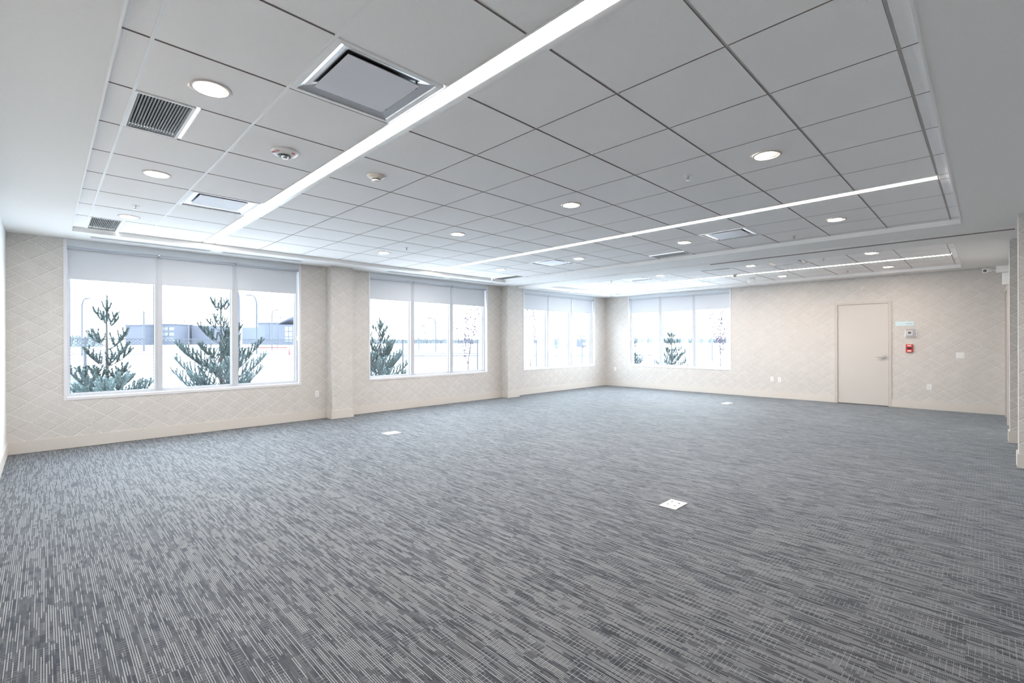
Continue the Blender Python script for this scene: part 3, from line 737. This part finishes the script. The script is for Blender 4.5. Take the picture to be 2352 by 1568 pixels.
# ================================================================== OUTSIDE
def ww(u, wd, z=0.0):
    """a point on the ground in the direction of image column u at depth wd"""
    q = FWD*wd + RGT*((u-1176)/CAMF*wd); return Vector((q.x, q.y, z))
GZ = -0.35
mb = MB(); mb.box(-600, -8.7, -500, 900, GZ-1, GZ); mb.box(-8.7, 500, 12.75, 900, GZ-1, GZ)
struct('ground', mb, 'snow', 'snow covered ground outside the windows', 'ground')
# roads
def strip(u0, u1, w0, w1, h, name, label, material='road'):
    a, b, c, d = ww(u0, w0), ww(u1, w0), ww(u1, w1), ww(u0, w1)
    mb = MB(); mb.prism([(p.x, p.y) for p in (a, b, c, d)], GZ, GZ+h)
    return tag(obj(name, mb, material), label, 'road' if material == 'road' else 'kerb')
strip(-200, 760, 128, 134, 0.12, 'road_edge', 'thin dark road edge far across the snow behind the fence, farthest')
strip(-200, 1350, 66, 67.2, 0.08, 'road_edge', 'thin dark kerb line on the snow beyond the fence')
strip(800, 1500, 55, 56, 0.10, 'road_edge', 'dark kerb line on the snow seen through the second window')
strip(1380, 1800, 88, 90, 0.12, 'road_edge', 'dark kerb line seen through the far wall window')

# fence
FX = -16.5
def ftop(y): return 1.46 - 0.004*y if y < 14 else (1.404-0.009*(y-14) if y < 40 else 1.15)
fence = thing('chain_link_fence', 'grey chain link fence crossing the snow outside the windows', 'fence', (FX, 0, GZ))
inv = Matrix.Translation((-FX, 0, -GZ))
mb = MB(); Y0, Y1 = -4.0, 15.0; zb = GZ+0.03; st = 0.090; r = 0.0058
def wire(p, q):
    d = (q-p).normalized(); n = Vector((1, 0, 0)); s = d.cross(n)*r
    a = [mb.bm.verts.new(p+o) for o in (s, n*r, -s-n*r*0)] ; b = [mb.bm.verts.new(q+o) for o in (s, n*r, -s-n*r*0)]
    for i in range(3): mb.bm.faces.new((a[i], a[(i+1) % 3], b[(i+1) % 3], b[i]))
k = Y0-2
while k < Y1:
    H = ftop(k)-zb+0.02
    ya, yb = max(k, Y0), min(k+H, Y1)
    if yb > ya: wire(Vector((FX, ya, zb+(ya-k))), Vector((FX, yb, zb+(yb-k))))
    ya, yb = max(k, Y0), min(k+H, Y1)
    if yb > ya: wire(Vector((FX, ya, zb+H-(ya-k))), Vector((FX, yb, zb+H-(yb-k))))
    k += st
o = obj('fence_mesh', mb, 'zinc', None, fix=False); o.data.transform(inv); o.parent = fence
mb = MB(); mb.tube([(FX, -4, ftop(-4)), (FX, 14, ftop(14)), (FX, 40, ftop(40)), (FX, 60, 1.1)], 0.013, 8)
o = obj('fence_rail', mb, 'zinc', None); o.data.transform(inv); o.parent = fence
for y in (-3.2, 0.75, 6.2, 10.2, 14.13, 18.14, 22.06, 26.3, 30.5, 35.2, 40.3, 45.5):
    mb = MB(); mb.cyl((FX, y, GZ), (FX, y, ftop(y)+0.04), 0.032 if y < 28 else 0.04, n=12)
    o = obj('fence_post', mb, 'pole', None); o.data.transform(inv); o.parent = fence

# conifers -----------------------------------------------------------
def conifer(loc, H, spread, label, seed, density=1.0, lowfull=1.0):
    rnd = random.Random(seed)
    t = thing('young_pine', label, 'tree', loc, 0, 'young pines outside the windows')
    tr = MB(); nd = MB(); lo = MB()
    lean = rnd.uniform(-0.02, 0.02)
    tr.tube([(0, 0, 0), (lean, 0, H*.5), (0, lean, H*0.97)], 0.022+H*0.009, 8, 0.008)
    def needles(p, q, ln, dens, tgt):
        d = (q-p); L = d.length; d.normalize()
        n = int(L*dens)
        for _ in range(n):
            f = rnd.random(); c = p.lerp(q, f)
            v = Vector((rnd.gauss(0, 1), rnd.gauss(0, 1), rnd.gauss(0, 1))); v = (v - v.dot(d)*d).normalized()
            e = c + (v*0.75 + d*0.75).normalized()*ln*rnd.uniform(0.7, 1.1)
            s = d.cross(v).normalized()*0.0058
            tgt.bm.faces.new([tgt.bm.verts.new(c-s), tgt.bm.verts.new(c+s), tgt.bm.verts.new(e)])
    def twig(p, dirv, L, lvl, tgt):
        """upward curving shoot with needles"""
        pts = [p]; d = dirv.normalized(); n = 4
        for i in range(n):
            d = (d + Vector((0, 0, 0.24))).normalized(); pts.append(pts[-1] + d*L/n)
        tr.tube(pts, 0.0035+0.010*L*(1 if lvl == 0 else .5), 5, 0.003)
        for i in range(n):
            if lvl == 0 and i == 0: continue
            needles(pts[i], pts[i+1], 0.058, 760*density*(0.35 if (lvl == 0 and i < 2) else 1), tgt)
        if lvl == 0:
            k = max(2, int(L/0.17))
            for j in range(k):
                f = 0.30+0.66*j/k; ii = min(n-1, int(f*n)); b = pts[ii].lerp(pts[ii+1], f*n-ii)
                for sg in (-1, 1):
                    sd = (d.cross(Vector((0, 0, 1))).normalized()*sg*rnd.uniform(.6, 1.0) + d*0.7 + Vector((0, 0, rnd.uniform(.05, .5))))
                    twig(b, sd, L*0.30*(1.15-f)*rnd.uniform(.7, 1.3)+0.09, 1, tgt)
    z = 0.15
    while z < H*0.90:
        f = z/H
        R = spread*(1-f)**0.8*rnd.uniform(.8, 1.15) + 0.12
        nb = 6 if f < .4 else (5 if f < .6 else 4)
        a0 = rnd.uniform(0, 6.28)
        for j in range(nb):
            a = a0 + j*2*PI/nb + rnd.uniform(-.3, .3)
            Lb = R*rnd.uniform(.6, 1.15)
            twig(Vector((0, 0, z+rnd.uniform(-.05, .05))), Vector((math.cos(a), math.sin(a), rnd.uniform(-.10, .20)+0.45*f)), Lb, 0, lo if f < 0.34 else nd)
        z += (0.23 if f < .35 else 0.42)*rnd.uniform(.8, 1.2)*H/3.0
    needles(Vector((0, 0, H*0.8)), Vector((0, 0, H)), 0.06, 900, nd)
    for a in (0, 2.1, 4.2): twig(Vector((0, 0, H*0.88)), Vector((math.cos(a), math.sin(a), 1.3)), 0.20, 1, nd)
    obj('trunk', tr, 'bark', t, True)
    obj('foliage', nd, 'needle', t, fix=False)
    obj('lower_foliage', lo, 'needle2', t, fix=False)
    return t
def at_x(u, X):
    q = FWD + RGT*((u-1176)/CAMF); k = X/q.x; return Vector((X, q.y*k, GZ)), k
def top_h(wd, v): return HC + (784-v)/CAMF*wd - GZ
def at_y(u, Y):
    q = FWD + RGT*((u-1176)/CAMF); k = Y/q.y; return Vector((q.x*k, Y, GZ)), k
p, k = at_x(246, -11.8); conifer(p, top_h(k, 676), 0.98, 'young green pine outside the left pane of the nearest window', 3, 0.9)
p, k = at_x(508, -13.9); conifer(p, top_h(k, 680), 1.35, 'young green pine outside the middle and right panes of the nearest window', 8, 0.9)
p, k = at_x(872, -12.6); conifer(p, top_h(k, 728), 1.30, 'dense young pine at the left edge of the second window', 15, 1.0)
p, k = at_y(1543, 20.5); conifer(p, top_h(k, 757), 0.85, 'small pine outside the middle pane of the far wall window', 21, 0.9)
p, k = at_y(1446, 19.5); conifer(p, top_h(k, 757), 0.95, 'pine at the left edge of the far wall window', 27, 0.9)

# bare deciduous trees -------------------------------------------------
def baretree(loc, H, label, seed, leafn=160, spread=.30):
    rnd = random.Random(seed)
    t = thing('leafless_tree', label, 'tree', loc, 0, 'slim nearly leafless trees outside')
    tr = MB(); lf = MB()
    tips = []
    def br(p, d, L, r, lvl):
        pts = [p]; n = 4
        for i in range(n):
            d = (d + Vector((rnd.uniform(-.10, .10), rnd.uniform(-.10, .10), 0.10))).normalized(); pts.append(pts[-1]+d*L/n)
        tr.tube(pts, r, 5, r*0.45)
        if lvl >= 1: tips.extend(pts[1:])
        if lvl < 3:
            for i in range(1, n+1):
                for _ in range(2 if lvl == 0 else 1):
                    a = rnd.uniform(0, 6.28); k = Vector((math.cos(a), math.sin(a), 0))
                    br(pts[i], (k*0.5 + d*0.9 + Vector((0, 0, .25))), L*rnd.uniform(.35, .55), r*0.5, lvl+1)
    tr.tube([(0, 0, 0), (0.01, 0, H*0.28)], 0.024, 8, 0.019)
    br(Vector((0.01, 0, H*0.26)), Vector((0, 0, 1)), H*0.60, 0.018, 0)
    for _ in range(5):
        a = rnd.uniform(0, 6.28); z = H*rnd.uniform(.24, .45)
        br(Vector((0, 0, z)), Vector((math.cos(a)*spread*1.4, math.sin(a)*spread*1.4, 1)), H*0.42, 0.010, 1)
    for _ in range(leafn):
        c = rnd.choice(tips) + Vector((rnd.gauss(0, .02), rnd.gauss(0, .02), rnd.gauss(0, .02)))
        a = Vector((rnd.gauss(0, 1), rnd.gauss(0, 1), rnd.gauss(0, 1))).normalized()*0.042; b = a.cross(Vector((rnd.random(), rnd.random(), rnd.random()))).normalized()*0.030
        lf.bm.faces.new([lf.bm.verts.new(c-a), lf.bm.verts.new(c+b), lf.bm.verts.new(c+a), lf.bm.verts.new(c-b)])
    obj('trunk', tr, 'twig', t, True); obj('leaf', lf, 'leaf', t, fix=False)['kind'] = 'stuff'
p, k = at_x(1075, -13.0); baretree(p, top_h(k, 710), 'slim leafless tree in the right pane of the second window', 5, 200)
p, k = at_x(1218, -13.2); baretree(p, top_h(k, 708), 'slim leafless tree in the left pane of the third window', 6, 220)
p, k = at_y(1655, 21.5); baretree(p, top_h(k, 742), 'slim purple leafless tree in the right pane of the far window', 9, 260)

# low shrubs
def shrub(loc, R, H, label, seed, material='twig', n=90):
    rnd = random.Random(seed); mb = MB()
    for _ in range(n):
        a = rnd.uniform(0, 6.28); r = rnd.random()**.5*R
        p = Vector((math.cos(a)*r*.5, math.sin(a)*r*.5, 0)); d = Vector((math.cos(a)*r, math.sin(a)*r, H*rnd.uniform(.5, 1)))
        mb.tube([p, p.lerp(d, .5)+Vector((0, 0, .05)), d], 0.006, 3, 0.003)
        for _ in range(4):
            c = d + Vector((rnd.gauss(0, .05), rnd.gauss(0, .05), rnd.gauss(0, .05))); s = 0.03
            mb.quad(c+Vector((0, -s, 0)), c+Vector((0, 0, s*.6)), c+Vector((0, s, 0)), c+Vector((0.01, 0, -s*.6)))
    o = obj('shrub', mb, material, fix=False); o.location = loc; tag(o, label, 'shrub', 'low shrubs on the snow')
p, k = at_x(1280, -13.6); shrub(p, 0.9, 0.75, 'low dark leafed shrub below the middle pane of the third window', 2)
p, k = at_y(1625, 19.5); shrub(p, 1.2, 0.75, 'low shrub below the right pane of the far wall window', 4, n=150)
p, k = at_y(1497, 23.5); shrub(p, 0.8, 0.6, 'low green shrub below the left pane of the far wall window', 5, 'needle2')
p, k = at_x(175, -14.6); shrub(p, 0.7, 0.9, 'frosted low shrub under the first pine', 7, 'needle2', 120)
p, k = at_x(420, -13.4); shrub(p, 0.6, 0.5, 'small frosted shrub between the two front pines', 8, 'needle2', 90)

# street lamps ---------------------------------------------------------
def lamp(u, vtop, arm, wd, label, double=False, r=0.11):
    """arm: signed pixel reach of the arm along the image"""
    base = ww(u, wd, GZ); H = HC + (784-vtop)/CAMF*wd - GZ
    t = thing('street_lamp', label, 'street lamp', base, -YAW*0, 'tall street lamps beyond the fence')
    A = arm/CAMF*wd; ax = Vector((RGT.x, RGT.y, 0)).normalized()
    mb = MB()
    if double:
        mb.tube([(0, 0, 0), (0, 0, H)], r, 8, r*.7)
        mb.tube([ax*(-abs(A)), ax*abs(A)] if False else [(-ax*abs(A))+Vector((0, 0, H)), (ax*abs(A))+Vector((0, 0, H))], r*.6, 6)
    else:
        c = H*0.16
        pts = [Vector((0, 0, 0)), Vector((0, 0, H-c))]
        for i in range(1, 9):
            th = i/8*PI/2; pts.append(Vector((0, 0, H-c)) + ax*(A*0.62*(1-math.cos(th))) + Vector((0, 0, c*math.sin(th))))
        pts.append(pts[-1] + ax*A*0.38)
        mb.tube(pts, r, 8, r*.55)
    obj('lamp_post', mb, 'pole', t, True)
    for sg in ((-1, 1) if double else (1,)):
        mb = MB(); c = ax*(abs(A)*sg if double else A) + Vector((0, 0, H)); e = ax*(0.35 if (A > 0) else -0.35)
        mb.tube([c-e, c, c+e], 0.13*max(1, wd/90), 8, 0.08); obj('lamp_head', mb, 'pole', t, True)
lamp(188.5, 683, 14, 60, 'curved street lamp left of the first pine')
lamp(549, 664, -10, 46, 'tall curved street lamp just right of the second mullion of the nearest window', r=.12)
lamp(589.5, 676, -19, 70, 'curved lamp with arm to the left, in the right pane of the nearest window', r=.14)
lamp(624.5, 710, 13, 95, 'curved street lamp before the pale building', r=.13)
lamp(637, 728, 9, 122, 'smaller curved street lamp by the sloped roof', r=.12)
lamp(433.5, 736, -12, 120, 'straight street lamp in front of the long building', r=.12)
lamp(1000.5, 730, -15, 80, 'taller curved street lamp seen in the second window', r=.12)
lamp(962, 748, 11, 105, 'shorter curved street lamp seen in the second window', r=.12)
lamp(968, 764, 9, 170, 'smallest distant street lamp seen in the second window', r=.13)
lamp(1290, 770, 4, 110, 'T shaped lot lamp in the middle pane of the third window', True, r=.11)
lamp(1337, 772, 4, 125, 'T shaped lot lamp in the right pane of the third window', True, r=.11)
lamp(1497, 762, 3, 120, 'thin distant lamp in the left pane of the far wall window', r=.09)
lamp(1603, 752, 5, 110, 'thin distant lamp in the right pane of the far wall window', r=.09)
t = thing('utility_pole', 'wooden utility pole with crossarm beyond the fence', 'utility pole', ww(330.5, 90, GZ))
mb = MB(); H = HC+(784-712)/CAMF*90-GZ; mb.tube([(0, 0, 0), (0, 0, H)], 0.2, 8, 0.13); obj('pole', mb, 'pole', t)
ax = Vector((RGT.x, RGT.y, 0)).normalized()
mb = MB(); mb.tube([ax*-0.6+Vector((0, 0, H-0.3)), ax*0.6+Vector((0, 0, H-0.3))], 0.06, 6); obj('crossarm', mb, 'pole', t)

# buildings --------------------------------------------------------------
def bld(u0, u1, vtop, wd, depth, label, wall='lav', wins=None, roof=None, winmat='farwin'):
    a = ww((u0+u1)/2, wd, GZ-0.5); t = thing('distant_building', label, 'building', a, math.atan2(RGT.y, RGT.x), 'distant buildings beyond the road')
    hw = (u1-u0)/2/CAMF*wd; H = HC+(784-vtop)/CAMF*wd-GZ+0.5
    mb = MB(); mb.box(-hw, hw, 0, depth, 0, H); obj('wall', mb, wall, t)
    if roof == 'flat': mb = MB(); mb.box(-hw-.5, hw+.5, -0.6, depth+.5, H, H+0.5); obj('roof', mb, 'lav', t)
    if roof == 'slope':
        mb = MB(); 
        v = [mb.bm.verts.new(q) for q in ((-hw, -1, H+.3), (hw+2, -1, H+5.2), (hw+2, depth, H+5.2), (-hw, depth, H+.3), (-hw, -1, H+.9), (hw+2, -1, H+5.9), (hw+2, depth, H+5.9), (-hw, depth, H+.9))]
        for f in ((0, 1, 2, 3), (4, 5, 6, 7), (0, 1, 5, 4), (1, 2, 6, 5), (2, 3, 7, 6), (3, 0, 4, 7)): mb.bm.faces.new([v[i] for i in f])
        obj('roof', mb, 'lav', t)
    if wins:
        nx, nz, ww_, wh, x0, x1 = wins
        for i in range(nx):
            for j in range(nz):
                cx = -hw + 2*hw*(x0+(x1-x0)*(i+.5)/nx); cz = H*(0.18+0.74*(j+.5)/nz)
                mb = MB(); mb.box(cx-ww_/2, cx+ww_/2, -0.15, 0.05, cz-wh/2, cz+wh/2); obj('window', mb, winmat, t)
    return t
bld(288, 329, 745, 300, 20, 'plain boxy dark lavender building at the left of the distant row', 'lav', roof='flat')
bld(325, 368, 744, 330, 20, 'pale building between the boxy one and the one with windows', 'lavpale', roof='flat')
bld(366, 399, 743, 310, 18, 'distant building with three rows of windows', 'lav', (3, 3, 4.0, 2.0, .04, .96), 'flat')
bld(399, 440, 745, 330, 20, 'long pale building right of the one with windows', 'lavpale')
bld(440, 490, 746, 325, 22, 'long lavender building behind the second pine', 'lav')
bld(556, 592, 750, 340, 20, 'low pale building right of the second pine', 'lavpale')
bld(592, 640, 741, 280, 20, 'pale building with a column of dark windows', 'lavpale', (1, 3, 2.6, 2.8, .38, .54), 'flat', 'fardark')
bld(640, 676, 744, 270, 18, 'lavender building with a raised sloping roof', 'lav', (2, 3, 2.4, 2.6, .45, .85), 'slope')
# distant woods line
def woods(u0, u1, v, wd, label, seed):
    rnd = random.Random(seed); mb = MB(); o = ww(u0, wd, GZ); 
    n = int((u1-u0)/1.1)
    for i in range(n):
        c = ww(u0+(u1-u0)*(i+rnd.random())/n, wd*rnd.uniform(.97, 1.03), GZ) - o
        H = (HC+(784-v)/CAMF*wd-GZ)*rnd.uniform(.55, 1.1); R = H*0.26
        mb.cyl(c, c+Vector((0, 0, H)), R, 0.05, n=6)
    ob = obj('distant_woods', mb, 'farwood'); ob.location = o; tag(ob, label, 'trees', kind='stuff')
woods(140, 232, 766, 190, 'faint distant row of conifers at the left of the nearest window', 1)
woods(700, 1420, 775, 420, 'faint low tree line on the horizon beyond the second window', 2)
woods(1425, 1700, 774, 380, 'faint low tree line on the horizon beyond the far wall window', 3)
# barrier and cone
t = thing('traffic_cone', 'tiny orange traffic cone on the snow at the right edge of the nearest window', 'traffic cone', ww(664.5, 62, GZ))
mb = MB(); mb.lathe([(0, 0.9), (0.04, 0.9), (0.18, 0.05), (0.26, 0.05), (0.26, 0), (0, 0)], 16); obj('cone_body', mb, 'orange', t, True)
t = thing('guard_rail', 'low reddish guard rail on the snow beyond the second pine', 'guard rail', ww(585, 110, GZ), math.atan2(RGT.y, RGT.x))
mb = MB(); L = 75/CAMF*110; mb.box(0, L, -0.05, 0.05, 0.35, 0.62); obj('rail', mb, 'orange', t)
for k in range(4): mb = MB(); mb.box(L*k/3-.06 if k else 0, L*k/3+.06 if k < 3 else L, 0.05, 0.15, 0, 0.6); obj('rail_post', mb, 'pole', t)
# parked vehicles beyond third window
def car(u, wd, L, H, label, material):
    t = thing('parked_car', label, 'car', ww(u, wd, GZ), math.atan2(RGT.y, RGT.x), 'distant parked vehicles')
    mb = MB(); pr = [(-L/2, .25), (L/2, .25), (L/2, .75), (L*.30, .85), (L*.18, H), (-L*.28, H), (-L*.42, .9), (-L/2, .8)]
    a = [mb.bm.verts.new((x, -0.9, z)) for x, z in pr]; b = [mb.bm.verts.new((x, .9, z)) for x, z in pr]; mb.bm.faces.new(a); mb.bm.faces.new(b)
    for i in range(len(pr)): j = (i+1) % len(pr); mb.bm.faces.new((a[i], a[j], b[j], b[i]))
    obj('car_body', mb, material, t)
    mb = MB(); mb.box(-L*.26, L*.17, -0.93, .93, .9, H-.12); obj('car_window', mb, 'fardark', t)
    for x in (-L*.3, L*.3): mb = MB(); mb.cyl((x, -.92, .33), (x, .92, .33), .33, n=16); obj('wheel', mb, 'black', t)
car(1272, 115, 5.0, 1.7, 'distant blue green parked car in the middle pane of the third window', 'teal')
car(1291, 118, 4.6, 1.6, 'distant pale parked car in the middle pane of the third window', 'lavpale')
car(1326, 120, 4.6, 1.6, 'distant blue parked car in the right pane of the third window', 'fardark')
